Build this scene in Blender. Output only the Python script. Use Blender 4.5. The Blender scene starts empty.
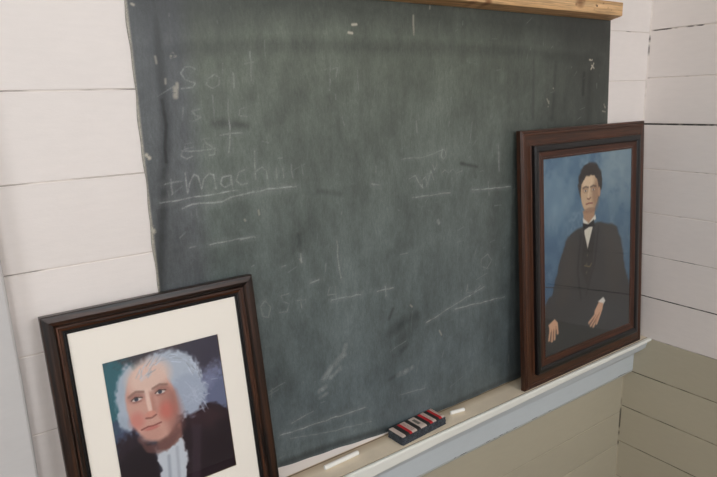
import bpy, math, random
import numpy as np
from mathutils import Vector, Matrix

random.seed(7)
rng = np.random.default_rng(11)
SC = bpy.context.scene
COL = SC.collection
X = 1.4388          # x of the right wall
WALL_Y = 0.004      # face of the back wall
TRAY_Z = -0.747     # top of the chalk tray
FLOOR_Z, CEIL_Z = -1.60, 2.00
LEFT_X, FRONT_Y = -2.6, -3.2

# ------------------------------------------------------------------ helpers
def srgb(r, g, b):
    f = lambda c: (c/255/12.92) if c/255 <= .04045 else ((c/255+.055)/1.055)**2.4
    return (f(r), f(g), f(b), 1.0)

class MB:
    """collects faces (with material index and one colour per vertex) into one mesh"""
    def __init__(s): s.v=[]; s.f=[]; s.mi=[]; s.c=[]; s.g=[]
    def vert(s, p, c=(1,1,1,1), g=(0,0,0)):
        s.v.append(tuple(p)); s.c.append(tuple(c)); s.g.append(tuple(g)); return len(s.v)-1
    def face(s, idx, mi=0): s.f.append(tuple(idx)); s.mi.append(mi)
    def quad(s, pts, mi=0, c=(1,1,1,1), gs=None):
        s.face([s.vert(p, c, gs[k] if gs else (0,0,0)) for k,p in enumerate(pts)], mi)
    def box(s, a, b, mi=0, c=(1,1,1,1)):
        x0,y0,z0=a; x1,y1,z1=b
        i=[s.vert(p,c,p) for p in ((x0,y0,z0),(x1,y0,z0),(x1,y1,z0),(x0,y1,z0),(x0,y0,z1),(x1,y0,z1),(x1,y1,z1),(x0,y1,z1))]
        for q in ((0,3,2,1),(4,5,6,7),(0,1,5,4),(1,2,6,5),(2,3,7,6),(3,0,4,7)): s.face([i[k] for k in q],mi)
    def build(s, name, mats, parent=None, smooth=False, bevel=0, seg=2, loc=None):
        me=bpy.data.meshes.new(name); me.from_pydata(s.v,[],s.f)
        for m in (mats if isinstance(mats,(list,tuple)) else [mats]): me.materials.append(m)
        me.polygons.foreach_set('material_index', s.mi)
        ca=me.color_attributes.new('Col','FLOAT_COLOR','POINT'); ca.data.foreach_set('color', np.array(s.c,dtype=np.float32).ravel())
        ga=me.attributes.new('grain','FLOAT_VECTOR','POINT'); ga.data.foreach_set('vector', np.array(s.g,dtype=np.float32).ravel())
        if smooth: me.polygons.foreach_set('use_smooth',[True]*len(me.polygons))
        me.validate(); me.update()
        o=bpy.data.objects.new(name,me); COL.objects.link(o)
        if parent: o.parent=parent
        if loc: o.location=loc
        if bevel:
            b=o.modifiers.new('bevel','BEVEL'); b.width=bevel; b.segments=seg; b.limit_method='ANGLE'; b.angle_limit=math.radians(35)
        return o

def tag(o, label=None, cat=None, group=None, kind=None):
    for k,v in (('label',label),('category',cat),('group',group),('kind',kind)):
        if v: o[k]=v
    return o
def empty(name, mat=None, loc=None):
    o=bpy.data.objects.new(name,None); COL.objects.link(o); o.empty_display_size=.05
    if mat is not None: o.matrix_world=mat
    if loc: o.location=loc
    return o

# node helper
class NT:
    def __init__(s, name, rough=.5, spec=.4):
        s.m=bpy.data.materials.new(name); s.m.use_nodes=True; s.t=s.m.node_tree; s.n=s.t.nodes
        s.b=s.n['Principled BSDF']; s.b.inputs['Roughness'].default_value=rough
        s.b.inputs['Specular IOR Level'].default_value=spec
    def new(s,t,**kw):
        n=s.n.new(t)
        for k,v in kw.items(): setattr(n,k,v)
        return n
    def link(s,a,b): s.t.links.new(a,b)
    def attr(s,name,vec=False):
        n=s.new('ShaderNodeAttribute',attribute_name=name); return n.outputs['Vector' if vec else 'Color']
    def obj(s): return s.new('ShaderNodeTexCoord').outputs['Object']
    def mapping(s,src,scale=(1,1,1),rot=(0,0,0)):
        n=s.new('ShaderNodeMapping'); n.inputs['Scale'].default_value=scale; n.inputs['Rotation'].default_value=rot
        s.link(src,n.inputs['Vector']); return n.outputs[0]
    def noise(s,src,scale,detail=4,rough=.55,dist=0):
        n=s.new('ShaderNodeTexNoise'); s.link(src,n.inputs['Vector']); n.inputs['Scale'].default_value=scale
        n.inputs['Detail'].default_value=detail; n.inputs['Roughness'].default_value=rough; n.inputs['Distortion'].default_value=dist
        return n.outputs['Fac']
    def ramp(s,src,stops):
        n=s.new('ShaderNodeValToRGB'); e=n.color_ramp.elements
        while len(e)<len(stops): e.new(.5)
        for k,(p,c) in enumerate(stops): e[k].position=p; e[k].color=c if len(c)==4 else (*c,1)
        s.link(src,n.inputs['Fac']); return n.outputs['Color']
    def mix(s,fac,a,b,mode='MIX'):
        n=s.new('ShaderNodeMix',data_type='RGBA',blend_type=mode)
        for sock,v in ((n.inputs['Factor'],fac),(n.inputs['A'],a),(n.inputs['B'],b)):
            if hasattr(v,'is_output'): s.link(v,sock)
            else: sock.default_value=v
        return n.outputs['Result']
    def base(s,v): 
        if hasattr(v,'is_output'): s.link(v,s.b.inputs['Base Color'])
        else: s.b.inputs['Base Color'].default_value=v
    def bump(s,h,strength=.2,dist=.001):
        n=s.new('ShaderNodeBump'); n.inputs['Strength'].default_value=strength; n.inputs['Distance'].default_value=dist
        s.link(h,n.inputs['Height']); s.link(n.outputs[0],s.b.inputs['Normal'])
g1=lambda v:(v,v,v,1)

# ------------------------------------------------------------------ materials
def mat_paint(name, col, rough=.45, var=.05, bump=.25, spec=.35):
    t=NT(name,rough,spec); o=t.obj()
    a=t.noise(o,3.0,3); b=t.noise(t.mapping(o,(14,14,60)),2.0,4)
    c=t.mix(1,t.attr('Col'),col,'MULTIPLY')
    c=t.mix(1,c,t.ramp(a,[(.3,g1(1-var)),(.7,g1(1))]),'MULTIPLY')
    c=t.mix(1,c,t.ramp(b,[(.3,g1(1-var*.6)),(.7,g1(1))]),'MULTIPLY')
    t.base(c); t.bump(t.noise(t.mapping(o,(40,40,140)),3,4),bump,.0008); return t.m
M_wall=mat_paint('white wall paint',srgb(239,231,226))
M_wain=mat_paint('cream wainscot and shaded wall paint',srgb(190,182,161))
M_tray=mat_paint('worn cream tray paint',srgb(248,232,208),.4,.14)
M_lip =mat_paint('cool white moulding paint',srgb(240,240,232),.36,.05,.15,.5)
M_apron=mat_paint('shaded white apron paint',srgb(206,213,216),.42,.06,.2,.4)  # same white as the lip; dim bluish window light put into the colour
M_trim=mat_paint('grey white casing paint',srgb(206,203,201),.45,.05)
M_ceil=mat_paint('ceiling paint',srgb(235,232,226),.7,.03)
t=NT('dark gap',.9,.1); t.base(srgb(38,32,28)); M_gap=t.m
t=NT('floor boards',.45,.4); o=t.obj(); n=t.noise(t.mapping(o,(1,14,1)),3,5)
br=t.new('ShaderNodeTexBrick'); t.link(o,br.inputs['Vector']); br.inputs['Scale'].default_value=1; br.inputs['Brick Width'].default_value=2.4; br.inputs['Row Height'].default_value=.09
br.inputs['Mortar Size'].default_value=.003; br.inputs['Color1'].default_value=srgb(104,74,48); br.inputs['Color2'].default_value=srgb(92,64,42); br.inputs['Mortar'].default_value=srgb(40,28,20)
t.base(t.mix(1,br.outputs['Color'],t.ramp(n,[(.3,g1(.75)),(.7,g1(1))]),'MULTIPLY')); M_floor=t.m

def mat_wood(name, dark, light, rough=.38, spec=.5, streak=90, along=3, bump=.3, coat=0, pos=(.32,.68)):
    """grain attribute: x runs along the stick, y across it"""
    t=NT(name,rough,spec); g=t.attr('grain',True)
    a=t.noise(t.mapping(g,(along,streak,streak)),1,5,.65,.3)
    b=t.noise(t.mapping(g,(along*6,streak*5,streak*5)),1,3)
    c=t.ramp(a,[(pos[0],dark),(pos[1],light)])
    c=t.mix(1,c,t.ramp(b,[(.35,g1(.6)),(.6,g1(1))]),'MULTIPLY')
    c=t.mix(1,c,t.attr('Col'),'MULTIPLY')
    t.base(c); t.bump(b,bump,.0006)
    if coat: t.b.inputs['Coat Weight'].default_value=coat; t.b.inputs['Coat Roughness'].default_value=.2
    return t.m
M_oakdark=mat_wood('dark stained oak',srgb(18,11,8),srgb(84,52,34),.36,.45,90,4,.5,pos=(.38,.72))
M_oakred =mat_wood('reddish brown oak',srgb(44,24,14),srgb(94,54,32),.38,.5,110,4,.4)
M_fillet =mat_wood('brown fillet wood',srgb(48,26,16),srgb(88,48,30),.4,.4,110,4,.3)
M_pine   =mat_wood('raw pine',srgb(206,160,110),srgb(238,198,150),.6,.3,60,2,.3)
t=NT('black lacquer',.3,.5); t.base(srgb(20,19,20)); M_black=t.m
t=NT('mat board',.8,.2); t.base(t.mix(1,t.attr('Col'),srgb(250,243,232),'MULTIPLY')); M_mat=t.m
t=NT('backing board',.9,.1); t.base(srgb(120,98,72)); M_back=t.m
def mat_print(name, rough=.5):
    t=NT(name,rough,.3); t.base(t.attr('Col')); return t.m
M_print=mat_print('printed portrait')
t=NT('picture glass'); n=t.n; n.remove(t.b)
tr=t.new('ShaderNodeBsdfTransparent'); gl=t.new('ShaderNodeBsdfGlossy'); gl.inputs['Roughness'].default_value=.02
fr=t.new('ShaderNodeFresnel'); fr.inputs['IOR'].default_value=1.5; mx=t.new('ShaderNodeMixShader')
ge=t.new('ShaderNodeNewGeometry'); inv=t.new('ShaderNodeMath',operation='SUBTRACT'); inv.inputs[0].default_value=1; t.link(ge.outputs['Backfacing'],inv.inputs[1])
mu=t.new('ShaderNodeMath',operation='MULTIPLY'); t.link(fr.outputs[0],mu.inputs[0]); t.link(inv.outputs[0],mu.inputs[1]); t.link(mu.outputs[0],mx.inputs[0]); t.link(tr.outputs[0],mx.inputs[1]); t.link(gl.outputs[0],mx.inputs[2]); t.link(mx.outputs[0],n['Material Output'].inputs[0]); M_glass=t.m

# ------------------------------------------------------------------ marks on the chalkboard (metres on the board: x, z)
CHALK_MARKS = [
    (0.0026, 0.33, [(0.096, 0.055), (0.091, 0.059), (0.082, 0.058), (0.072, 0.048), (0.08, 0.038), (0.095, 0.034), (0.092, 0.027), (0.072, 0.025)]),
    (0.0024, 0.30, [(0.129, 0.047), (0.117, 0.041), (0.114, 0.031), (0.124, 0.024), (0.136, 0.03), (0.137, 0.042), (0.129, 0.047)]),
    (0.0022, 0.30, [(0.162, 0.049), (0.162, 0.025)]),
    (0.0022, 0.34, [(0.196, 0.084), (0.196, 0.063), (0.195, 0.036)]),
    (0.0020, 0.25, [(0.185, 0.064), (0.201, 0.067)]),
    (0.0030, 0.20, [(0.07, -0.004), (0.068, -0.024)]),
    (0.0030, 0.20, [(0.099, -0.008), (0.085, -0.011), (0.091, -0.018), (0.1, -0.022), (0.088, -0.027), (0.081, -0.026)]),
    (0.0030, 0.20, [(0.123, 0.013), (0.123, -0.029)]),
    (0.0022, 0.22, [(0.149, 0.006), (0.148, -0.025)]),
    (0.0026, 0.28, [(0.182, -0.008), (0.17, -0.01), (0.167, -0.021), (0.182, -0.024)]),
    (0.0026, 0.42, [(0.149, -0.028), (0.148, -0.054), (0.143, -0.082)]),
    (0.0026, 0.40, [(0.131, -0.052), (0.151, -0.05), (0.17, -0.051)]),
    (0.0024, 0.40, [(0.063, -0.074), (0.092, -0.075), (0.12, -0.074)]),
    (0.0022, 0.34, [(0.063, -0.074), (0.06, -0.082), (0.069, -0.088), (0.079, -0.084)]),
    (0.0022, 0.34, [(0.11, -0.068), (0.12, -0.075), (0.118, -0.083), (0.108, -0.085)]),
    (0.0022, 0.24, [(0.065, -0.073), (0.07, -0.062), (0.084, -0.061), (0.081, -0.069), (0.066, -0.072)]),
    (0.0022, 0.24, [(0.112, -0.057), (0.101, -0.058), (0.105, -0.066), (0.114, -0.07)]),
    (0.0026, 0.45, [(0.028, -0.125), (0.058, -0.123)]),
    (0.0026, 0.42, [(0.04, -0.117), (0.04, -0.143)]),
    (0.0028, 0.50, [(0.064, -0.111), (0.065, -0.145), (0.071, -0.125), (0.079, -0.115), (0.086, -0.117), (0.09, -0.14), (0.096, -0.123), (0.104, -0.116), (0.112, -0.12), (0.115, -0.142)]),
    (0.0028, 0.42, [(0.142, -0.122), (0.129, -0.124), (0.123, -0.134), (0.13, -0.142), (0.141, -0.138), (0.144, -0.122), (0.145, -0.145)]),
    (0.0028, 0.40, [(0.172, -0.114), (0.158, -0.119), (0.154, -0.132), (0.162, -0.14), (0.173, -0.139)]),
    (0.0024, 0.38, [(0.191, -0.084), (0.19, -0.133)]),
    (0.0024, 0.36, [(0.191, -0.12), (0.204, -0.113), (0.212, -0.119), (0.213, -0.135)]),
    (0.0022, 0.32, [(0.231, -0.119), (0.232, -0.136)]),
    (0.0022, 0.28, [(0.245, -0.118), (0.246, -0.136)]),
    (0.0022, 0.26, [(0.264, -0.113), (0.265, -0.139)]),
    (0.0022, 0.18, [(0.285, -0.116), (0.287, -0.136)]),
    (0.0024, 0.60, [(0.018, -0.155), (0.066, -0.153), (0.116, -0.15), (0.153, -0.149)]),
    (0.0028, 0.60, [(0.054, -0.169), (0.071, -0.163), (0.108, -0.166), (0.141, -0.161), (0.182, -0.156), (0.225, -0.154), (0.271, -0.155)]),
    (0.0020, 0.20, [(0.067, -0.175), (0.067, -0.187)]),
    (0.0020, 0.20, [(0.077, -0.174), (0.077, -0.187)]),
    (0.0022, 0.50, [(0.094, -0.237), (0.134, -0.237), (0.181, -0.238)]),
    (0.0025, 0.30, [(0.06, -0.236), (0.07, -0.236)]),
    (0.0022, 0.30, [(0.229, -0.304), (0.239, -0.302)]),
    (0.0022, 0.60, [(0.203, -0.648), (0.297, -0.652), (0.411, -0.658)]),
    (0.0022, 0.25, [(0.225, -0.663), (0.308, -0.681), (0.426, -0.698)]),
    (0.0024, 0.50, [(0.337, -0.393), (0.409, -0.398)]),
    (0.0023, 0.50, [(0.59, -0.506), (0.669, -0.485), (0.778, -0.458)]),
    (0.0020, 0.55, [(0.679, -0.494), (0.853, -0.501)]),
    (0.0024, 0.40, [(0.355, -0.272), (0.356, -0.314), (0.362, -0.352)]),
    (0.0026, 0.60, [(0.291, -0.347), (0.31, -0.345)]),
    (0.0030, 0.50, [(0.272, -0.286), (0.273, -0.303)]),
    (0.0024, 0.40, [(0.231, -0.629), (0.281, -0.622)]),
    (0.0024, 0.50, [(0.451, -0.4), (0.495, -0.401)]),
    (0.0020, 0.40, [(0.473, -0.394), (0.475, -0.415)]),
    (0.0022, 0.30, [(0.334, -0.364), (0.328, -0.38), (0.35, -0.383)]),
    (0.0022, 0.30, [(0.348, -0.367), (0.348, -0.393)]),
    (0.0024, 0.25, [(0.241, -0.359), (0.225, -0.359), (0.227, -0.372), (0.242, -0.379), (0.234, -0.394), (0.219, -0.392)]),
    (0.0024, 0.28, [(0.259, -0.377), (0.277, -0.379)]),
    (0.0024, 0.28, [(0.268, -0.369), (0.268, -0.394)]),
    (0.0024, 0.30, [(0.191, -0.362), (0.182, -0.372), (0.185, -0.39), (0.195, -0.395), (0.201, -0.378), (0.191, -0.362)]),
    (0.0022, 0.28, [(0.789, -0.378), (0.768, -0.387), (0.765, -0.404), (0.786, -0.414), (0.803, -0.396), (0.789, -0.378)]),
    (0.0022, 0.30, [(0.721, -0.441), (0.718, -0.461), (0.745, -0.464), (0.766, -0.453)]),
    (0.0020, 0.50, [(0.151, -0.237), (0.179, -0.236)]),
    (0.0020, 0.25, [(0.189, -0.547), (0.222, -0.538)]),
    (0.0020, 0.20, [(0.486, -0.546), (0.529, -0.534)]),
    (0.0020, 0.20, [(0.193, -0.54), (0.19, -0.56)]),
    (0.0070, 0.42, [(0.309, -0.559), (0.327, -0.542), (0.361, -0.518)]),
    (0.0050, 0.40, [(0.327, -0.56), (0.352, -0.547)]),
    (0.0060, 0.35, [(0.367, -0.501), (0.357, -0.524)]),
    (0.0050, 0.60, [(0.298, -0.583), (0.313, -0.577)]),
    (0.0040, 0.35, [(0.3, -0.597), (0.315, -0.593)]),
    (0.0060, 0.45, [(0.505, -0.609), (0.528, -0.608), (0.546, -0.605)]),
    (0.0020, 0.50, [(0.552, -0.21), (0.605, -0.211), (0.662, -0.212)]),
    (0.0020, 0.60, [(0.733, -0.214), (0.795, -0.217), (0.864, -0.22)]),
    (0.0020, 0.40, [(0.819, -0.132), (0.822, -0.178)]),
    (0.0020, 0.30, [(0.785, -0.2), (0.789, -0.233)]),
    (0.0024, 0.40, [(0.638, -0.113), (0.635, -0.128), (0.643, -0.135), (0.65, -0.127), (0.647, -0.116), (0.638, -0.113)]),
    (0.0024, 0.40, [(0.545, -0.168), (0.561, -0.164), (0.569, -0.178), (0.583, -0.193), (0.578, -0.176), (0.589, -0.169), (0.592, -0.189), (0.599, -0.172), (0.606, -0.158), (0.613, -0.177)]),
    (0.0024, 0.35, [(0.611, -0.143), (0.614, -0.158), (0.622, -0.146)]),
    (0.0026, 0.20, [(0.637, -0.166), (0.645, -0.158), (0.658, -0.167), (0.67, -0.16), (0.683, -0.17), (0.7, -0.166)]),
    (0.0024, 0.50, [(0.445, -0.17), (0.463, -0.173)]),
    (0.0040, 0.80, [(0.626, -0.272), (0.629, -0.277)]),
    (0.0022, 0.22, [(0.357, 0.062), (0.352, 0.017)]),
    (0.0022, 0.22, [(0.359, 0.055), (0.374, 0.059), (0.369, 0.042)]),
    (0.0022, 0.20, [(0.418, 0.053), (0.419, 0.019)]),
    (0.0022, 0.20, [(0.379, -0.032), (0.383, -0.048)]),
    (0.0022, 0.25, [(0.449, -0.172), (0.466, -0.172)]),
    (0.0020, 0.30, [(0.316, -0.564), (0.334, -0.534), (0.365, -0.522)]),
    (0.0020, 0.30, [(0.508, -0.661), (0.585, -0.668)]),
    (0.0020, 0.30, [(0.523, -0.126), (0.583, -0.126), (0.639, -0.115)]),
    (0.0020, 0.30, [(0.817, -0.117), (0.82, -0.168)]),
    (0.0020, 0.25, [(0.564, -0.049), (0.566, -0.074)]),
]
PAINT_CHIPS = [
    (0.0060, 0.80, [(0.005, -0.077), (0.009, -0.081)]),
    (0.0070, 0.75, [(0.001, -0.193), (0.003, -0.201)]),
    (0.0030, 0.70, [(0.008, 0.149), (0.011, 0.148)]),
    (0.0090, 0.50, [(0.061, 0.026), (0.061, 0.013)]),
    (0.0050, 0.50, [(0.065, 0.033), (0.065, 0.026)]),
    (0.0040, 0.45, [(0.06, 0.074), (0.063, 0.078)]),
    (0.0030, 0.40, [(0.066, 0.075), (0.067, 0.075)]),
    (0.0040, 0.85, [(0.41, 0.135), (0.419, 0.137)]),
    (0.0040, 0.85, [(0.401, 0.122), (0.409, 0.121)]),
    (0.0040, 0.90, [(1.155, 0.08), (1.166, 0.08)]),
    (0.0040, 0.90, [(1.173, 0.071), (1.164, 0.057)]),
    (0.0040, 0.80, [(1.164, 0.069), (1.177, 0.058)]),
    (0.0040, 0.50, [(1.012, 0.008), (1.016, 0.003)]),
    (0.0040, 0.50, [(1.233, -0.035), (1.238, -0.044)]),
    (0.0030, 0.40, [(1.226, -0.052), (1.241, -0.056)]),
    (0.0040, 0.35, [(0.997, -0.021), (0.995, -0.033)]),
    (0.0040, 0.38, [(0.558, 0.159), (0.559, 0.145), (0.56, 0.124)]),
    (0.0030, 0.30, [(0.603, 0.186), (0.603, 0.175)]),
    (0.0030, 0.70, [(0.271, -0.296), (0.274, -0.301)]),
    (0.0025, 0.40, [(0.035, 0.074), (0.036, 0.064)]),
    (0.0025, 0.40, [(0.047, 0.039), (0.047, 0.033)]),
    (0.0030, 0.40, [(0.99, -0.015), (0.998, -0.027)]),
    (0.0030, 0.40, [(0.542, -0.451), (0.548, -0.457)]),
    (0.0030, 0.35, [(0.63, -0.536), (0.637, -0.548)]),
    (0.0030, 0.35, [(0.163, -0.203), (0.164, -0.205)]),
    (0.0030, 0.35, [(0.191, -0.19), (0.192, -0.198)]),
]
DARK_MARKS = [  # dark lines and patches, with bands along the top and bottom edges
    (0.0090, 0.62, [(0.041, 0.157), (0.042, 0.113), (0.041, 0.046), (0.041, -0.017), (0.037, -0.064), (0.029, -0.112), (0.015, -0.21), (0.0, -0.317)]),
    (0.0050, 0.90, [(0.039, 0.008), (0.041, -0.031), (0.035, -0.07), (0.035, -0.09)]),
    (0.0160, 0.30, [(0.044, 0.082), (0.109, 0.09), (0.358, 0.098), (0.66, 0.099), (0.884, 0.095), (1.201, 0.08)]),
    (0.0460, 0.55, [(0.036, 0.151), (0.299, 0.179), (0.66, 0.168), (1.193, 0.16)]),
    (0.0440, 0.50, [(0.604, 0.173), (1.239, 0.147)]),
    (0.0040, 0.50, [(0.695, -0.149), (0.721, -0.155), (0.746, -0.161)]),
    (0.0060, 0.30, [(0.737, -0.16), (0.743, -0.183)]),
    (0.0090, 0.40, [(0.122, -0.032), (0.139, -0.033), (0.178, -0.039)]),
    (0.0070, 0.35, [(1.018, 0.074), (1.012, -0.067)]),
    (0.0060, 0.60, [(1.135, 0.045), (1.135, -0.006)]),
    (0.0120, 0.30, [(1.164, 0.105), (1.164, -0.074)]),
    (0.0050, 0.30, [(0.934, 0.087), (0.939, -0.059)]),
    (0.0140, 0.35, [(0.487, -0.501), (0.53, -0.486), (0.56, -0.481)]),
    (0.0200, 0.20, [(0.412, -0.335), (0.533, -0.312)]),
    (0.0160, 0.20, [(0.515, -0.53), (0.552, -0.504)]),
    (0.0060, 0.40, [(0.27, -0.248), (0.272, -0.278)]),
    (0.0040, 0.40, [(0.482, -0.469), (0.494, -0.449)]),
    (0.0090, 0.60, [(0.203, -0.712), (0.317, -0.716), (0.47, -0.733)]),
    (0.0080, 0.40, [(0.47, -0.733), (0.649, -0.74), (0.927, -0.735)]),
    (0.0060, 0.30, [(0.514, -0.554), (0.532, -0.547)]),
    (0.0050, 0.35, [(0.481, -0.613), (0.502, -0.607)]),
    (0.0060, 0.30, [(0.319, -0.169), (0.37, -0.181)]),
]


# ------------------------------------------------------------------ room shell
def plank_wall(mb, seams, to_world, s0, s1, zbot, ztop, wain_below, grow=1.0):
    """horizontal boards between seams; seams: (z, gap, base darkness, [(a,b,dark)...]) ; to_world(s, depth, z)"""
    zs=sorted(seams,key=lambda q:-q[0]); top=ztop; tg=0
    spans=[]
    for z,g,_,_ in zs: spans.append((top-tg/2, z+g/2)); top=z; tg=g
    spans.append((top-tg/2, zbot))
    for a,b in spans:
        w=1 if (a+b)/2<wain_below else 0
        k=1-random.random()*.035; c=(k,k*.998,k*.995,1); e=.0011
        n=24; S=[s0+(s1-s0)*i/n for i in range(n+1)]
        prof=[(a,.004),(a-.0002,.0012),(a-e,0),(b+e,0),(b+.0002,.0012),(b,.004)]
        rows=[[mb.vert(to_world(s,d,z),c) for z,d in prof] for s in S]
        for i in range(n):
            for j in range(len(prof)-1): mb.face((rows[i][j],rows[i][j+1],rows[i+1][j+1],rows[i+1][j]),w)
    for z,g,base,dashes in zs:       # caulk in the joint, cracked open in places
        w=1 if z<wain_below-.02 else 0
        n=260; prev=None
        wob=rng.random(n+1)
        for i in range(n+1):
            s=s0+(s1-s0)*i/n; d=base*(.6+.8*wob[i])
            for a,b,k in dashes:
                if a<=s<=b: d=max(d,k*(.85+.15*wob[i]))
            if wob[(i*7)%n]>.93: d=min(1,d+.25)
            k=1-min(1,d)*.93; c=(k,k*.97,k*.94,1)
            h=g/2+.0005
            depth=.0010+.0022*min(1,d)
            cur=[mb.vert(to_world(s,depth,z+h),c),mb.vert(to_world(s,depth,z-h),c)]
            if prev: mb.face((prev[0],prev[1],cur[1],cur[0]),w)
            prev=cur

P=.13
wb=MB()
bs=[(1.4563-P*i,.002,.12,[]) for i in range(10)]
bs+=[(.1563,.0014,.1,[(1.322,1.342,.95)]),(.0253,.0014,.10,[(-.3,-.15,.5),(-.02,.0,.5)]),(-.1045,.0014,.10,[(-.22,-.17,.5),(-.09,.0,.4)]),
     (-.2345,.0014,.10,[(-.24,-.16,.45)]),(-.3620,.0018,.08,[]),(-.4917,.0014,.15,[(-.185,-.16,.7)]),(-.62,.002,.2,[]),(-.75,.002,.2,[]),
     (-.8755,.003,.15,[]),(-1.031,.002,.22,[]),(-1.150,.002,.3,[]),(-1.28,.002,.2,[]),(-1.41,.002,.2,[]),(-1.54,.002,.2,[])]
plank_wall(wb,bs,lambda s,d,z:(s,WALL_Y+d,z),LEFT_X,X+.004,FLOOR_Z,CEIL_Z,-.80)  # boards under the tray are white paint too; dim light put into the cream
wb.box((LEFT_X,WALL_Y+.0045,FLOOR_Z),(X+.1,WALL_Y+.1,CEIL_Z),2)
tag(wb.build('wall_back',[M_wall,M_wain,M_gap]),kind='structure')

wr=MB()
rs=[(.1622+P*i,.002,.15,[]) for i in range(1,11)]
rs+=[(.1622,.003,.1,[(-.055,-.005,.95),(-.075,-.06,.5),(-.118,-.10,.9),(-.137,-.125,.85)]),(.0322,.002,.12,[]),(-.0978,.0045,1.,[]),(-.2278,.002,.1,[]),(-.3578,.002,.1,[]),
     (-.4870,.002,.3,[(-.18,-.14,.8),(-.06,-.02,.5)]),(-.6178,.0035,.95,[]),(-.7490,.002,.3,[(-.33,-.22,.6)]),(-.8778,.003,.3,[(-.128,0,1.),(-.2,-.175,.9),(-.3,-.24,.6)]),
     (-1.0078,.003,.3,[(-.063,0,.95),(-.175,-.125,.95),(-.24,-.235,.8)]),(-1.1378,.003,.4,[(-.30,-.06,.9),(-.05,0,.5)]),(-1.268,.003,.3,[]),(-1.40,.003,.3,[]),(-1.53,.003,.3,[])]
plank_wall(wr,rs,lambda s,d,z:(X+d,s,z),-2.2,WALL_Y+.004,FLOOR_Z,CEIL_Z,-.749)
for s0,s1 in ((FRONT_Y,-2.2),):
    wr.quad([(X,s0,FLOOR_Z),(X,s1,FLOOR_Z),(X,s1,-.749),(X,s0,-.749)],1); wr.quad([(X,s0,-.749),(X,s1,-.749),(X,s1,CEIL_Z),(X,s0,CEIL_Z)],0)
wr.box((X+.0045,FRONT_Y,FLOOR_Z),(X+.1,WALL_Y+.1,CEIL_Z),2)
tag(wr.build('wall_right',[M_wall,M_wain,M_gap]),kind='structure')

# caulked inside corner, cracked in places
cb=MB(); prev=None; n=300
cr=[(.128,.158,.9),(.09,.12,.7),(-.02,.03,.2),(-1.15,-1.02,.8),(-1.005,-.96,.35),(-.90,-.87,.8)]
for i in range(n+1):
    z=FLOOR_Z+(CEIL_Z-FLOOR_Z)*i/n; d=.06+.05*random.random()
    for a,b,k in cr:
        if a<=z<=b and random.random()<.85: d=k
    k=1-d*.93; c=(k,k*.97,k*.94,1); e=.0035
    cur=[cb.vert((X-e,WALL_Y,z),c),cb.vert((X-e*.35,WALL_Y-e*.35,z),c),cb.vert((X,WALL_Y-e,z),c)]
    if prev:
        for j in (0,1): cb.face((prev[j],prev[j+1],cur[j+1],cur[j]),1 if z<-.80 else 0)
    prev=cur
tag(cb.build('trim_2',[M_wall,M_wain]),kind='structure')

def wall_with_holes(name, axis, pos, thick, a0, a1, holes, mats):
    """flat wall with rectangular openings; axis 'x' = wall plane at x=pos, spanning y ; 'y' = at y=pos, spanning x"""
    mb=MB(); As=sorted({a0,a1,*[h[0] for h in holes],*[h[1] for h in holes]}); Zs=sorted({FLOOR_Z,CEIL_Z,*[h[2] for h in holes],*[h[3] for h in holes]})
    for i in range(len(As)-1):
        for j in range(len(Zs)-1):
            ca,cz=(As[i]+As[i+1])/2,(Zs[j]+Zs[j+1])/2
            if any(h[0]<ca<h[1] and h[2]<cz<h[3] for h in holes): continue
            if axis=='x': mb.box((min(pos,pos+thick),As[i],Zs[j]),(max(pos,pos+thick),As[i+1],Zs[j+1]),0)
            else: mb.box((As[i],min(pos,pos+thick),Zs[j]),(As[i+1],max(pos,pos+thick),Zs[j+1]),0)
    return tag(mb.build(name,mats),kind='structure')
H_LEFT=[(-2.5,-1.3,.10,1.80)]
H_FRONT=[(-2.1,-.9,.10,1.80),(.05,1.25,.10,1.80)]  # unseen windows on both walls, guessed and placed for their daylight
wall_with_holes('wall_left','x',LEFT_X,-.12,FRONT_Y,WALL_Y+.1,H_LEFT,[M_wall])
wall_with_holes('wall_front','y',FRONT_Y,-.12,LEFT_X-.12,X+.1,H_FRONT,[M_wall])
fb=MB(); fb.box((LEFT_X-.12,FRONT_Y-.12,FLOOR_Z-.05),(X+.1,WALL_Y+.1,FLOOR_Z)); tag(fb.build('floor',M_floor),kind='structure')
fb=MB(); fb.box((LEFT_X-.12,FRONT_Y-.12,CEIL_Z),(X+.1,WALL_Y+.1,CEIL_Z+.05)); tag(fb.build('ceiling',M_ceil),kind='structure')
wi=0
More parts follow.
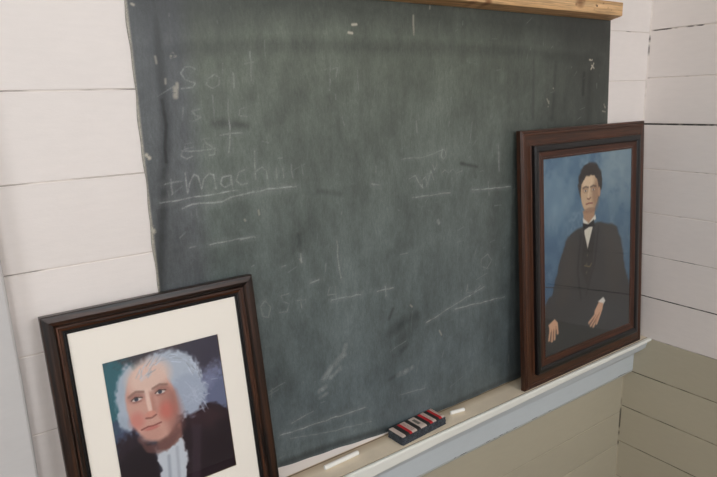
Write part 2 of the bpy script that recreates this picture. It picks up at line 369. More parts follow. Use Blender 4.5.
for holes,ax,pos in ((H_LEFT,'x',LEFT_X),(H_FRONT,'y',FRONT_Y)):
    for a,b,z0,z1 in holes:
        wi+=1; mb=MB()
        def bx(u0,u1,w0,w1,d0,d1):
            if ax=='x': mb.box((pos+d0,u0,w0),(pos+d1,u1,w1))
            else: mb.box((u0,pos+d0,w0),(u1,pos+d1,w1))
        for (u0,u1,w0,w1) in ((a-.09,a,z0-.09,z1+.09),(b,b+.09,z0-.09,z1+.09),(a,b,z1,z1+.09),(a,b,z0-.09,z0)): bx(u0,u1,w0,w1,.0,.02)
        mid=(a+b)/2; zm=(z0+z1)/2
        for (u0,u1,w0,w1) in ((a,a+.045,z0,z1),(b-.045,b,z0,z1),(a+.045,b-.045,z0,z0+.05),(a+.045,b-.045,z1-.045,z1),(a+.045,b-.045,zm-.02,zm+.02),(mid-.01,mid+.01,z0+.05,z1-.045)): bx(u0,u1,w0,w1,-.075,-.04)
        tag(mb.build('window_%d'%wi,M_trim),kind='structure')
        # sky portal in the opening
        L=bpy.data.lights.new('window_daylight','AREA'); L.shape='RECTANGLE'; L.size=b-a; L.size_y=z1-z0
        try: L.cycles.is_portal=True
        except Exception: pass
        lo=bpy.data.objects.new('window_daylight_portal',L); COL.objects.link(lo)
        if ax=='x': lo.location=(pos-.10,(a+b)/2,(z0+z1)/2); lo.rotation_euler=(0,math.radians(-90),0)
        else: lo.location=((a+b)/2,pos-.10,(z0+z1)/2); lo.rotation_euler=(math.radians(90),0,0)
        # portal/area light looks along its -Z: rotate so that it points into the room
        d=Vector((1,0,0)) if ax=='x' else Vector((0,1,0))
        lo.rotation_euler=d.to_track_quat('-Z','Z' if False else 'Y').to_euler()

# door/window casing at the far left
mb=MB(); x1=-.2155
pr=[(x1-.11,WALL_Y),(x1-.11,-.018),(x1-.107,-.021),(x1-.004,-.022),(x1-.0012,-.0205),(x1,-.017),(x1,WALL_Y)]
rows=[]
for i in range(25):
    z=FLOOR_Z+.001+(CEIL_Z-FLOOR_Z-.002)*i/24; w=.0008*math.sin(i*1.7)
    rows.append([mb.vert((x+w,y,z)) for x,y in pr])
for i in range(24):
    for j in range(len(pr)-1): mb.face((rows[i][j],rows[i][j+1],rows[i+1][j+1],rows[i+1][j]))
tag(mb.build('trim_1',M_trim),kind='structure')

# ------------------------------------------------------------------ chalkboard
def segdist(PX,PZ,a,b):
    dx,dz=b[0]-a[0],b[1]-a[1]; L=dx*dx+dz*dz+1e-12
    t=np.clip(((PX-a[0])*dx+(PZ-a[1])*dz)/L,0,1)
    return np.hypot(PX-a[0]-t*dx,PZ-a[1]-t*dz)
NX,NZ=900,700
BX=1.2465; ZT=.1803
def board_bottom(x):
    return np.interp(x,[-.01,.198,.47,.642,.928,1.26],[-.712,-.7178,-.7410,-.7455,-.7455,-.7455])
def board_right(z): return np.clip(1.2386+(.18-z)*.0565,0,1.256)
U,Vv=np.meshgrid(np.linspace(0,1,NX),np.linspace(0,1,NZ))
x_=U*BX; zb_=board_bottom(x_)+.0012*np.sin(x_*61)*np.sin(x_*23)
PZ=zb_+(ZT+.0053*(1-x_/1.24)-zb_)*Vv; PX=U*board_right(PZ)+(1-U)*(.0010*np.sin(PZ*37)+.0006*np.sin(PZ*91)-.0005)
def layer(marks, soft, jitter=.35):
    m=np.zeros_like(PX); jit=.5*rng.random(PX.shape)+.5*BLUR
    SOFT=.0007 if jitter>.5 else .0012
    for w,s,pts in marks:
        x0=min(p[0] for p in pts)-w*2-.01; x1=max(p[0] for p in pts)+w*2+.01; z0=min(p[1] for p in pts)-w*2-.01; z1=max(p[1] for p in pts)+w*2+.01
        sel=(PX>x0)&(PX<x1)&(PZ>z0)&(PZ<z1)
        if not sel.any(): continue
        a,b=PX[sel],PZ[sel]; d=np.full(a.shape,9.)
        for p,q in zip(pts[:-1],pts[1:]): d=np.minimum(d,segdist(a,b,p,q))
        v=s*np.clip(1-(d-w*.25)/(w*.5*soft+SOFT),0,1)*(1-jitter*jit[sel])
        m[sel]=np.maximum(m[sel],v)
    return m
nb=rng.random((PX.shape[0]//5+3,PX.shape[1]//5+3)); yy=np.arange(PX.shape[0])/5.; xx=np.arange(PX.shape[1])/5.
yi,xi=yy.astype(int),xx.astype(int); fy=(yy-yi)[:,None]; fx=(xx-xi)[None,:]
BLUR=nb[yi][:,xi]*(1-fy)*(1-fx)+nb[yi+1][:,xi]*fy*(1-fx)+nb[yi][:,xi+1]*(1-fy)*fx+nb[yi+1][:,xi+1]*fy*fx
BLUR=np.clip((BLUR-.25)*2,0,1)
def wobble(marks,fac):
    out=[]
    for w,s,pts in marks:
        q=[]
        for a,b in zip(pts[:-1],pts[1:]):
            L=math.hypot(b[0]-a[0],b[1]-a[1]); k=max(1,int(L/.012))
            for i in range(k): q.append((a[0]+(b[0]-a[0])*i/k+random.gauss(0,.0007),a[1]+(b[1]-a[1])*i/k+random.gauss(0,.0007)))
        q.append(pts[-1]); out.append((w*fac,s,q))
    return out
thin=[(m[0]*1.1,m[1]*1.25,m[2]) for m in CHALK_MARKS if m[0]<.0035]; wide=[m for m in CHALK_MARKS if m[0]>=.0035]
chalk=np.maximum(layer(wobble(thin,.62),1.0,.85),layer(wide,2.2,.9)*.8)
halo=layer([(w*4,s*.14,p) for w,s,p in thin],1.6,.6)
chip=layer(wobble(PAINT_CHIPS,.85),.8,.3)*np.clip((rng.random(PX.shape)*.5+BLUR*.9-.28)*3,0,1)
# scattered short scratches and chalk dust
scr=[]
for _ in range(170):
    cx,cz=random.uniform(.02,1.22),random.uniform(-.71,.16); L=random.expovariate(1/.012)+.003; an=random.choice([random.gauss(.3,.35),random.gauss(1.45,.15)])
    scr.append((random.uniform(.0008,.0018),random.uniform(.06,.28),[(cx,cz),(cx+L*math.cos(an),cz+L*math.sin(an))]))
chalk=np.clip(np.maximum(np.maximum(chalk,halo),layer(scr,1.0,.8)),0,1)
dark=layer(DARK_MARKS,2.0,.15)
# cream paint worn onto the left edge and the bottom edge
edge=np.clip(1-(PX)/.0035,0,1)*.7*(PZ<.16)
edge=np.maximum(edge,np.clip(1-(board_right(PZ)-PX)/.002,0,1)*.35)
edge*= .5+.5*rng.random(PX.shape)
chip=np.maximum(chip,edge)
wipe=np.zeros_like(PX)       # broad smears left by an eraser
for _ in range(150):
    cx,cz=random.uniform(.05,1.2),random.uniform(-.68,.12); L=random.uniform(.04,.16); an=random.choice([random.gauss(.25,.25),random.gauss(1.5,.2)]); w=random.uniform(.006,.028)
    a=(cx-L*math.cos(an),cz-L*math.sin(an)); b=(cx+L*math.cos(an),cz+L*math.sin(an))
    d=segdist(PX,PZ,a,b); wipe+=random.uniform(-.5,1)*np.exp(-(d/w)**2)
wipe=np.clip(.5+wipe*.16,0,1)
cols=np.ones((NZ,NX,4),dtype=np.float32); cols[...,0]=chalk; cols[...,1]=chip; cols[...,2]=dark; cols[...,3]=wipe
me=bpy.data.meshes.new('chalkboard')
verts=np.stack([PX,np.zeros_like(PX),PZ],-1).reshape(-1,3)
back=verts.copy(); nv=NX*NZ
idx=np.arange(nv).reshape(NZ,NX)
f=np.stack([idx[:-1,:-1],idx[:-1,1:],idx[1:,1:],idx[1:,:-1]],-1).reshape(-1,4)
ring=np.concatenate([idx[0,:],idx[1:,-1],idx[-1,-2::-1],idx[-2:0:-1,0]])
bv=verts[ring].copy(); bv[:,1]=WALL_Y-.0001
nr=len(ring); r=np.arange(nr); r2=(r+1)%nr
side=np.stack([ring[r],nv+r,nv+r2,ring[r2]],-1)
allv=np.concatenate([verts,bv]); allf=np.concatenate([f,side])
me.from_pydata(allv.tolist(),[],allf.tolist()+[list(range(nv+nr-1,nv-1,-1))])
ca=me.color_attributes.new('Marks','FLOAT_COLOR','POINT')
full=np.concatenate([cols.reshape(-1,4),np.tile([[0,.25,0,.5]],(nr,1)).astype(np.float32)]); ca.data.foreach_set('color',full.astype(np.float32).ravel())
t=NT('slate paint',.42,.45); o=t.obj()
A=t.new('ShaderNodeAttribute',attribute_name='Marks'); sep=t.new('ShaderNodeSeparateColor'); t.link(A.outputs['Color'],sep.inputs[0])
big=t.noise(o,2.2,4,.6); mid=t.noise(t.mapping(o,(1,1,.55)),9,6,.65); fine=t.noise(t.mapping(o,(260,1,90)),1,4,.7); gr=t.noise(o,420,2,.6)
sx=t.new('ShaderNodeSeparateXYZ'); t.link(o,sx.inputs[0])
mr=t.new('ShaderNodeMapRange'); mr.inputs[1].default_value=-.62; mr.inputs[2].default_value=.06; t.link(sx.outputs['Z'],mr.inputs[0])
# paint greener in the upper middle, bluer along the left strip; bottom has cool reflection painted in
c=t.mix(mr.outputs[0],srgb(104,115,118),srgb(103,110,99))
ml=t.new('ShaderNodeMapRange'); ml.inputs[1].default_value=.105; ml.inputs[2].default_value=.07; t.link(sx.outputs['X'],ml.inputs[0])
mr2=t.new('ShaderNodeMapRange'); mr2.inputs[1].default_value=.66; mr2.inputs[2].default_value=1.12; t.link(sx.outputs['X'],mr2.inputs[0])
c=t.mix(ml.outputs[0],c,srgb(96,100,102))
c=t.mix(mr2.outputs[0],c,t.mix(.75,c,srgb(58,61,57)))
c=t.mix(1,c,t.ramp(big,[(.3,g1(.82)),(.7,g1(1.0))]),'MULTIPLY')
c=t.mix(1,c,t.ramp(mid,[(.32,g1(.70)),(.66,g1(1.14))]),'MULTIPLY')
c=t.mix(1,c,t.ramp(fine,[(.3,g1(.80)),(.7,g1(1.12))]),'MULTIPLY')
c=t.mix(1,c,t.ramp(t.noise(t.mapping(o,(1,1,.35)),55,4,.6),[(.32,g1(.84)),(.68,g1(1.1))]),'MULTIPLY')
c=t.mix(1,c,t.ramp(gr,[(.3,g1(.90)),(.7,g1(1.08))]),'MULTIPLY')
c=t.mix(1,c,t.ramp(A.outputs['Alpha'],[(0,g1(.74)),(1,g1(1.30))]),'MULTIPLY')
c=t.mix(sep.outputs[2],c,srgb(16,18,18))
mm=t.new('ShaderNodeMath',operation='MULTIPLY'); t.link(sep.outputs[0],mm.inputs[0]); t.link(t.ramp(gr,[(.3,g1(.6)),(.6,g1(1))]),mm.inputs[1])
c=t.mix(mm.outputs[0],c,srgb(192,196,192))
c=t.mix(sep.outputs[1],c,srgb(206,198,180))
t.base(c); t.link(t.ramp(mid,[(.3,g1(.36)),(.7,g1(.52))]),t.b.inputs['Roughness']); t.bump(gr,.12,.0004)
me.materials.append(t.m); me.update()
bo=bpy.data.objects.new('chalkboard',me); COL.objects.link(bo)
tag(bo,'large worn dark green chalkboard with faint chalk writing fixed to the white plank wall','chalkboard')

# ------------------------------------------------------------------ raw pine rail across the top of the board
root=empty('wooden_rail',loc=(.0,WALL_Y,.1836))
tag(root,'unpainted knotty pine rail running along the top edge of the chalkboard','rail')
mb=MB(); L0,L1=-.06,1.2400
n=70; yb,yf=0.0,-.0350   # relative to wall
for_x=[L0+(L1-L0)*i/n for i in range(n+1)]
knots=[(.742,.006,.013,.95),(.80,.03,.005,.5),(1.06,.026,.020,.85),(1.075,.030,.007,.7),(1.125,.024,.004,1.),(1.155,.030,.0035,.9),(1.175,.020,.0025,.9),(1.118,.014,.0025,.7),(.70,.004,.014,.5),(1.045,.021,.006,.9),(1.19,.016,.003,.5),(.60,.02,.01,.6)]
NZr=16
def rail_z0(x): return .0053*(1-x/1.24)
rows=[]
for x in [L0+(L1-L0)*i/420 for i in range(421)]:
    zz=rail_z0(x)
    pts=[(yb,-.0030),(yf+.0015,.0042)]+[(yf,.0057+.0300*k/NZr) for k in range(NZr+1)]+[(yf+.0015,.0372),(yb,.035)]
    row=[]
    for (y,z) in pts:
        d=0
        for kx,kz,kr,ks in knots:
            q=math.hypot((x-kx),(z-kz)*1.3)/kr
            if q<1: d=max(d,ks*(1-q**2))
        c=(1-.62*d,1-.74*d,1-.8*d,1)
        row.append(mb.vert((x,y,z+zz),c,(x,z,y)))
    rows.append(row)
for a,b in zip(rows[:-1],rows[1:]):
    for j in range(len(a)-1): mb.face((a[j],b[j],b[j+1],a[j+1]))
mb.face(rows[0][::1]); mb.face(rows[-1][::-1])
ro=mb.build('board',M_pine,root)
for x,z in ((.06,.018),(.62,.019),(1.128,.0225)):
    mb=MB(); ring=[]
    for k in range(12):
        a=k*math.tau/12; ring.append(mb.vert((x+.0024*math.cos(a),yf-.0006,z+.0024*math.sin(a))))
    ring2=[mb.vert((x+.0024*math.cos(k*math.tau/12),yf+.001,z+.0024*math.sin(k*math.tau/12))) for k in range(12)]
    mb.face(ring[::-1]); 
    for k in range(12): mb.face((ring[k],ring[(k+1)%12],ring2[(k+1)%12],ring2[k]))
    t_=bpy.data.materials.get('dark nail')
    if not t_:
        q=NT('dark nail',.5,.5); q.base(srgb(58,34,26)); t_=q.m
    tag(mb.build('nail_head',t_,root),'dark nail head')

# ------------------------------------------------------------------ chalk tray
root=empty('chalk_tray',loc=(0,WALL_Y,TRAY_Z))
tag(root,'long white painted chalk tray with moulded lip running below the chalkboard to the corner','chalk tray')
XS=[-.215,-.1,0,.1,.2,.3,.4,.5,.6,.7,.8,.9,1.0,1.1,1.2,1.3,1.4,X-.0005]
def front(x): return float(np.interp(x,[-.215,.1,.36,.54,.74,1.17,1.44],[-.130,-.118,-.111,-.102,-.092,-.0795,-.076]))-WALL_Y
def sweep(name, prof, mat, close=True, smooth=False, subdiv=6, col=lambda x,j:(1,1,1,1)):
    mb=MB(); rows=[]
    for i in range(len(XS)-1):
        for k in range(subdiv):
            rows.append(XS[i]+(XS[i+1]-XS[i])*k/subdiv)
    rows.append(XS[-1]); R=[]
    for x in rows:
        F=front(x); R.append([mb.vert((x,y(F) if callable(y) else y,z),col(x,j),(x,j*.01,0)) for j,(y,z) in enumerate(prof)])
    m=len(prof)
    for a,b in zip(R[:-1],R[1:]):
        for j in range(m if close else m-1): mb.face((a[j],a[(j+1)%m],b[(j+1)%m],b[j]))
    mb.face(R[0][::-1]); mb.face(R[-1])
    return mb.build(name,mat,root,smooth=smooth)
GR=-.0700
CRACKS=[(.654,.664),(.676,.697),(.768,.784),(.795,.803),(.82,.83),(.845,.854),(.872,.884),(.95,.97),(1.02,1.03),(1.36,1.40)]
def zl(x): return float(np.interp(x,[.1,.38,.57,.92,1.2,1.44],[-.778,-.774,-.768,-.763,-.759,-.755]))-TRAY_Z
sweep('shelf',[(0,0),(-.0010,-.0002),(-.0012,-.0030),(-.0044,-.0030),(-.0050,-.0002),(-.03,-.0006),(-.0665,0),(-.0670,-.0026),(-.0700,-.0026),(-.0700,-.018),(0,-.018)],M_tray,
      col=lambda x,j:(.16,.13,.11,1) if j in (2,3) else (.6,.55,.48,1) if j in (1,4) and x>.15 else ((.30,.24,.18,1) if j in (7,8) else (1,1,1,1)))  # back joint dark; shadow at the front edge painted into its groove rows
def sweepx(name, fn, mat, colf=None, subdiv=30):
    mb=MB(); R=[]; xs=[XS[0]+(XS[-1]-XS[0])*i/(len(XS)*subdiv) for i in range(len(XS)*subdiv+1)]
    for x in xs: R.append([mb.vert((x,y,z),colf(x,j) if colf else (1,1,1,1),(x,j*.01,0)) for j,(y,z) in enumerate(fn(x))])
    m=len(R[0])
    for a_,b_ in zip(R[:-1],R[1:]):
        for j in range(m): mb.face((a_[j],a_[(j+1)%m],b_[(j+1)%m],b_[j]))
    mb.face(R[0][::-1]); mb.face(R[-1])
    return mb.build(name,mat,root)
wv=lambda x:-.0050*max(0,(x-1.0)/.44)+.0004*math.sin(x*41)+.0003*math.sin(x*97)
sweepx('lip_moulding',lambda x:[(-.0702,-.0006),(-.0712,.0008),(-.0755+wv(x),.0010),(-.0776+wv(x),-.0008),(-.0784+wv(x),-.0035),(-.0784+wv(x),zl(x)+.0025),(-.0775,zl(x)),(-.0702,zl(x))],M_lip)
def crk(x): return any(a_<=x<=b_ for a_,b_ in CRACKS)
def apron_prof(x):
    z0=zl(x)-.0002
    return [(0,z0),(-.0720,z0),(-.0715,z0-.004),(-.0655,-.037+(z0+.012)*.4),(-.0560,-.0465+(z0+.012)*.2),(-.0450,-.0560),(-.0350,-.0640),(-.0312,-.0690),(-.0308,-.0720),(-.0303,-.1215),(-.0301,-.1225),(-.0292,-.1226),(-.0292,-.1246),(-.0300,-.1247),(-.0290,-.1290),(-.0008,-.1560),(0,-.1560)]
sweepx('apron',apron_prof,M_apron,lambda x,j:((.14,.12,.11,1) if crk(x+.0008*math.sin(x*900)) else (.72,.70,.68,1)) if j in (11,12) else ((.92,.88,.80,1) if j>12 else (1,1,1,1)))

# ------------------------------------------------------------------ picture frames
def moulding(name, w, h, prof, mat, parent, mat_idx=None, col=None):
    """mitred rectangular frame, local x right, y DOWN the picture as -y ; prof = (inset, height out of the plane)"""
    mb=MB(); m=len(prof)
    for s in range(4):
        rows=[]
        for e in (0,.33,.66,1):
            row=[]
            for j,(o,n_) in enumerate(prof):
                a,b=[((o,-o),(w-o,-o)),((w-o,-o),(w-o,-h+o)),((w-o,-h+o),(o,-h+o)),((o,-h+o),(o,-o))][s]
                p=(a[0]+(b[0]-a[0])*e,a[1]+(b[1]-a[1])*e,n_)
                along=(p[0] if s%2==0 else p[1])+s*3.7
                c=col[j] if col else (1,1,1,1)
                row.append(mb.vert(p,c,(along,o+s*.5,n_)))
            rows.append(row)
        for a,b in zip(rows[:-1],rows[1:]):
            for j in range(m-1): mb.face((a[j],a[j+1],b[j+1],b[j]), 0)
    # close the back
    return mb.build(name,mat,parent)
def slab(name, x0,x1,y0,y1,z0,z1, mat, parent, c=(1,1,1,1)):
    mb=MB(); mb.box((x0,y0,z0),(x1,y1,z1),0,c); return mb.build(name,mat,parent)
def lean_matrix(x,y,z,lean):
    ex=Vector((1,0,0)); up=Vector((0,math.sin(lean),math.cos(lean))); nz=ex.cross(up)
    M=Matrix.Identity(4)
    for i,v in enumerate((ex,up,nz)): M[0][i],M[1][i],M[2][i]=v
    M.translation=Vector((x,y,z)); return M

# --- painter for the prints (colours only; the picture is a flat print)
class Canvas:
    def __init__(s,w,h,nx,ny,bg):
        s.w,s.h,s.nx,s.ny=w,h,nx,ny; s.U,s.V=np.meshgrid(np.linspace(0,1,nx),np.linspace(0,1,ny)); s.asp=h/w
        s.c=np.zeros((ny,nx,3)); s.c[:]=np.array(bg)/255.
        n=rng.random((ny//6+2,nx//6+2)); s.n1=s.up(n); s.n2=s.up(rng.random((ny//18+2,nx//18+2))); s.n3=rng.random((ny,nx))
    def up(s,n):
        yy=np.linspace(0,n.shape[0]-1.001,s.ny); xx=np.linspace(0,n.shape[1]-1.001,s.nx)
        yi=yy.astype(int); xi=xx.astype(int); fy=(yy-yi)[:,None]; fx=(xx-xi)[None,:]; fy=fy*fy*(3-2*fy); fx=fx*fx*(3-2*fx)
        return n[yi][:,xi]*(1-fy)*(1-fx)+n[yi+1][:,xi]*fy*(1-fx)+n[yi][:,xi+1]*(1-fy)*fx+n[yi+1][:,xi+1]*fy*fx
    def put(s,m,col,a=1.):
        m=np.clip(m,0,1)[...,None]*a; s.c=s.c*(1-m)+np.array(col)/255.*m
    def ell(s,cx,cy,rx,ry,rot=0,soft=.15,wob=0):
        dx=s.U-cx; dy=(s.V-cy)*s.asp; ry=ry*s.asp; c,n=math.cos(rot),math.sin(rot)
        r=np.hypot((dx*c+dy*n)/rx,(-dx*n+dy*c)/ry)+wob*(s.n1-.5)
        return np.clip((1-r)/soft+.5,0,1)
    def poly(s,pts,soft=.01,wob=0):
        X_,Y_=s.U,s.V*s.asp; P=[(x,y*s.asp) for x,y in pts]; ins=np.zeros(X_.shape,bool); d=np.full(X_.shape,9.)
        for (x0,y0),(x1,y1) in zip(P,P[1:]+P[:1]):
            cond=((y0>Y_)!=(y1>Y_)); xi=(x1-x0)*(Y_-y0)/((y1-y0) or 1e-9)+x0; ins^=cond&(X_<xi); d=np.minimum(d,segdist(X_,Y_,(x0,y0),(x1,y1)))
        sd=np.where(ins,d,-d)+wob*(s.n1-.5)
        return np.clip(sd/soft+.5,0,1)
    def line(s,pts,w,soft=1.):
        X_,Y_=s.U,s.V*s.asp; d=np.full(X_.shape,9.)
        for (x0,y0),(x1,y1) in zip(pts[:-1],pts[1:]): d=np.minimum(d,segdist(X_,Y_,(x0,y0*s.asp),(x1,y1*s.asp)))
        return np.clip(1.2-d/(w*soft),0,1)
    def mesh(s,name,x0,y0,z,parent,mat):
        s.c=np.clip(s.c*(1+.05*(s.n3[...,None]-.5)),0,1)
        lin=np.where(s.c<=.04045,s.c/12.92,((s.c+.055)/1.055)**2.4)
        me=bpy.data.meshes.new(name); v=np.stack([x0+s.U*s.w,y0-s.V*s.h,np.full_like(s.U,z)],-1).reshape(-1,3)
        idx=np.arange(s.nx*s.ny).reshape(s.ny,s.nx); f=np.stack([idx[:-1,:-1],idx[1:,:-1],idx[1:,1:],idx[:-1,1:]],-1).reshape(-1,4)
        me.from_pydata(v.tolist(),[],f.tolist()); ca=me.color_attributes.new('Col','FLOAT_COLOR','POINT')
        ca.data.foreach_set('color',np.concatenate([lin.reshape(-1,3),np.ones((s.nx*s.ny,1))],1).astype(np.float32).ravel())
        me.materials.append(mat); me.update(); o=bpy.data.objects.new(name,me); COL.objects.link(o); o.parent=parent; return o

# ---- left: portrait behind a wide cream mat
LW,LH=.3369,.4545
ML=lean_matrix(-.1816,-.030,-.2967,.1456)
root=empty('framed_portrait',ML@Matrix.Translation((LW/2,-LH,-.01)))
OFF=(-LW/2,LH,.01)
class Sub:  # parts are modelled from the frame's top left corner
    pass
def shift(o,off=OFF): o.location=off; return o
tag(root,'dark wooden frame with wide cream mat around a white-haired person, leaning at the lower left','framed picture')
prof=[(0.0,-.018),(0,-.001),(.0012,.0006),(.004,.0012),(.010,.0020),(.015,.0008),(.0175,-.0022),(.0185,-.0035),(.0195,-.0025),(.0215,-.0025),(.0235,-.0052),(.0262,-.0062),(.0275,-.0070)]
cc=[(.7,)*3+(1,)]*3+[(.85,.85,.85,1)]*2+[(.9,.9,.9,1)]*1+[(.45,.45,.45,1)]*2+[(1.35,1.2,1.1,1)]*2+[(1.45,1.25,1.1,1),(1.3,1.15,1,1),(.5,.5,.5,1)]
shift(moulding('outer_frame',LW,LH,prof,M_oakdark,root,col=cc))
shift(moulding('inner_lip',LW,LH,[(.0275,-.0185),(.0275,-.0072),(.0285,-.0066),(.0302,-.0068),(.0308,-.0085),(.0316,-.0080),(.0330,-.0086),(.0334,-.0100),(.0334,-.013)],M_black,root))
# mat board with a bevelled window
px0,px1,py0,py1=.0740,.2650,.0915,.3340
mb=MB(); o_=[(.030,-.030),(LW-.030,-.030),(LW-.030,-LH+.030),(.030,-LH+.030)]; i_=[(px0,-py0),(px1,-py0),(px1,-py1),(px0,-py1)]
for z0,z1,A_,B_ in ((-.0112,-.0112,o_,i_),(-.0112,-.0124,i_,[(x+(.0010 if k in (0,3) else -.0010),y+(-.0010 if k<2 else .0010)) for k,(x,y) in enumerate(i_)])):
    for k in range(4):
        a,b=A_[k],A_[(k+1)%4]; c,d=B_[(k+1)%4],B_[k]
        mb.quad([(*b,z0),(*a,z0),(*d,z1),(*c,z1)])
shift(mb.build('mat',M_mat,root))
gl_=shift(slab('glass',.030,LW-.030,-LH+.030,-.030,-.0108,-.0102,M_glass,root))
shift(slab('backing',.005,LW-.005,-LH+.005,-.005,-.0175,-.0140,M_back,root))
c=Canvas(px1-px0,py1-py0,240,300,(58,60,74))
c.put(c.ell(.05,.15,.30,.35,0,.6,.3),(54,104,114),.95)
c.put(c.poly([(0,.42),(.2,.38),(.3,.6),(0,.7)],.08,.05),(70,78,104),.8)
c.put(c.ell(.42,.0,.3,.10,0,.6,.5),(74,62,66),.8)
c.put(c.ell(.95,.14,.28,.22,0,.6,.5),(62,58,72),.9)
c.put(c.ell(.93,.42,.26,.16,.2,.5,.5),(112,120,152),.8)
c.put(c.ell(.85,.30,.2,.07,-.5,.7,.5),(134,140,170),.6)
c.put(c.poly([(0,.56),(.16,.52),(.3,.66),(.3,1),(0,1)],.05,.06),(38,26,34),.9)
# coat
c.put(c.poly([(.52,.56),(.70,.46),(.90,.50),(1.02,.58),(1.02,1.02),(.50,1.02),(.44,.86)],.03,.03),(34,22,30),1)
c.put(c.poly([(0,.70),(.14,.62),(.28,.64),(.34,.80),(.30,1.02),(0,1.02)],.03,.03),(28,20,28),1)
c.put(c.poly([(.64,.48),(.84,.50),(1.0,.60),(.8,.66),(.6,.6)],.08,.05),(62,38,44),.6)
# light cloth lower right
c.put(c.poly([(.66,.60),(.74,.62),(.66,1.02),(.58,1.02)],.03,.02),(58,44,54),.8)
# neck and neckcloth
c.put(c.poly([(.34,.60),(.56,.56),(.56,.78),(.36,.78)],.03,.01),(128,92,86),1)
c.put(c.poly([(.32,.68),(.40,.72),(.56,.66),(.58,.80),(.52,1.02),(.30,1.02),(.34,.84)],.02,.03),(198,204,212),1)
c.put(c.line([(.42,.76),(.40,.96)],.012,1.6),(150,158,172),.7); c.put(c.line([(.50,.72),(.48,.94)],.012,1.6),(160,166,178),.6)
# hair behind
c.put(c.ell(.50,.26,.30,.235,0,.16,.12),(176,186,200),1)
c.put(c.ell(.66,.38,.17,.15,.3,.3,.35),(164,174,192),1)
c.put(c.ell(.14,.40,.075,.11,.0,.3,.3),(168,180,194),.95)
c.put(c.ell(.17,.24,.09,.18,.2,.3,.25),(176,186,200),.95)
# face
c.put(c.ell(.35,.36,.205,.27,-.10,.10,.02),(206,160,146),1)
c.put(c.ell(.36,.18,.18,.12,-.1,.5),(226,196,182),.9)
c.put(c.ell(.50,.44,.09,.17,-.15,.7),(176,122,110),.7)
c.put(c.ell(.21,.45,.06,.055,0,.9),(208,128,118),.7)
c.put(c.ell(.47,.44,.07,.06,0,.9),(204,112,100),.75)
c.put(c.ell(.31,.575,.10,.045,0,.7),(196,148,134),.7)
c.put(c.poly([(.20,.58),(.26,.635),(.34,.65),(.44,.625),(.53,.56),(.56,.62),(.44,.70),(.34,.72),(.24,.68)],.025,.01),(112,76,72),.75)
c.put(c.poly([(.50,.30),(.56,.32),(.555,.50),(.50,.60),(.44,.63),(.50,.50)],.06),(150,102,94),.5)
# brows, eyes, nose, mouth
for ex,ey,sgn in ((.235,.300,-1),(.435,.296,1)):
    c.put(c.ell(ex,ey-.006,.065,.034,0,.8),(156,108,100),.7)
    c.put(c.line([(ex-.06,ey-.030+.008*(sgn<0)),(ex,ey-.045),(ex+.06,ey-.032)],.010,1.4),(140,108,96),.8)
    c.put(c.ell(ex,ey+.006,.040,.014,0,.4),(216,206,200),1)
    c.put(c.ell(ex-.004,ey+.005,.017,.0145,0,.4),(58,62,76),1)
    c.put(c.line([(ex-.045,ey+.006),(ex-.01,ey-.010),(ex+.045,ey+.003)],.006,1.2),(72,46,42),.9)
    c.put(c.line([(ex-.03,ey+.024),(ex+.03,ey+.024)],.006,1.6),(150,104,96),.6)
c.put(c.poly([(.345,.28),(.375,.30),(.385,.43),(.34,.445)],.03),(176,122,110),.6)
c.put(c.ell(.325,.36,.018,.09,-.05,.8),(238,208,194),.8)
c.put(c.ell(.325,.432,.045,.022,0,.5),(212,148,132),.9)
c.put(c.line([(.285,.452),(.33,.460),(.37,.448)],.008,1.3),(120,66,60),.75)
c.put(c.line([(.235,.520),(.29,.512),(.33,.517),(.40,.510)],.008,1.2),(122,58,56),.85)
c.put(c.ell(.32,.530,.06,.012,0,.6),(192,110,104),.7)
# hair strands
for _ in range(70):
    a=random.uniform(-1.2,1.5); r0=random.uniform(.20,.30); cx,cy=.52+r0*math.sin(a),.26-.8*r0*math.cos(a)*.9
    L=random.uniform(.03,.09); an=a+random.gauss(0,.3)
    sh=random.uniform(.75,1.12); c.put(c.line([(cx,cy),(cx+L*math.cos(an),cy+L*math.sin(an)*.8)],.004,1.4),(min(255,190*sh),min(255,198*sh),min(255,212*sh)),.6)
for _ in range(34):
    cx,cy=random.gauss(.74,.07),random.gauss(.38,.06); a=random.uniform(-.6,1.4); L=random.uniform(.03,.08)
    c.put(c.line([(cx,cy),(cx+L*math.cos(a),cy+L*math.sin(a))],.004,1.4),(186,194,210),.45)
c.mesh('print',px0-.002+0,-py0+.002-0,-.0128,root,M_print).location=OFF

# ---- right: portrait in a raised black inner frame
RW,RH=.5331,.6605
MR=lean_matrix(.8678,-.0221,-.0859,.0629)
root=empty('framed_portrait',MR@Matrix.Translation((RW/2,-RH,-.0125)))
OFFR=(-RW/2,RH,.0125)
tag(root,'reddish brown frame with black inner moulding around a dark-suited person, leaning beside the corner','framed picture')
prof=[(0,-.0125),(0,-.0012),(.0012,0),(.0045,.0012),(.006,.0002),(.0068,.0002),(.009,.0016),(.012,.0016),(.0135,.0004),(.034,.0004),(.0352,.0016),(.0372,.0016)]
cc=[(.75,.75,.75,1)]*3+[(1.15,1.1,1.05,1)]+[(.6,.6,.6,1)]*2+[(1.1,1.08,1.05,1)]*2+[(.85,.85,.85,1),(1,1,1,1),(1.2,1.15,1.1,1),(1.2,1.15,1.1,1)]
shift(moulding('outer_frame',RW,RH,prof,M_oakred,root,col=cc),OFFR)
shift(moulding('inner_frame',RW,RH,[(.0372,-.010),(.0372,.0100),(.0385,.0122),(.0410,.0132),(.0475,.0132),(.0510,.0120),(.0530,.0100),(.0545,.0086),(.0545,.004)],M_black,root),OFFR)
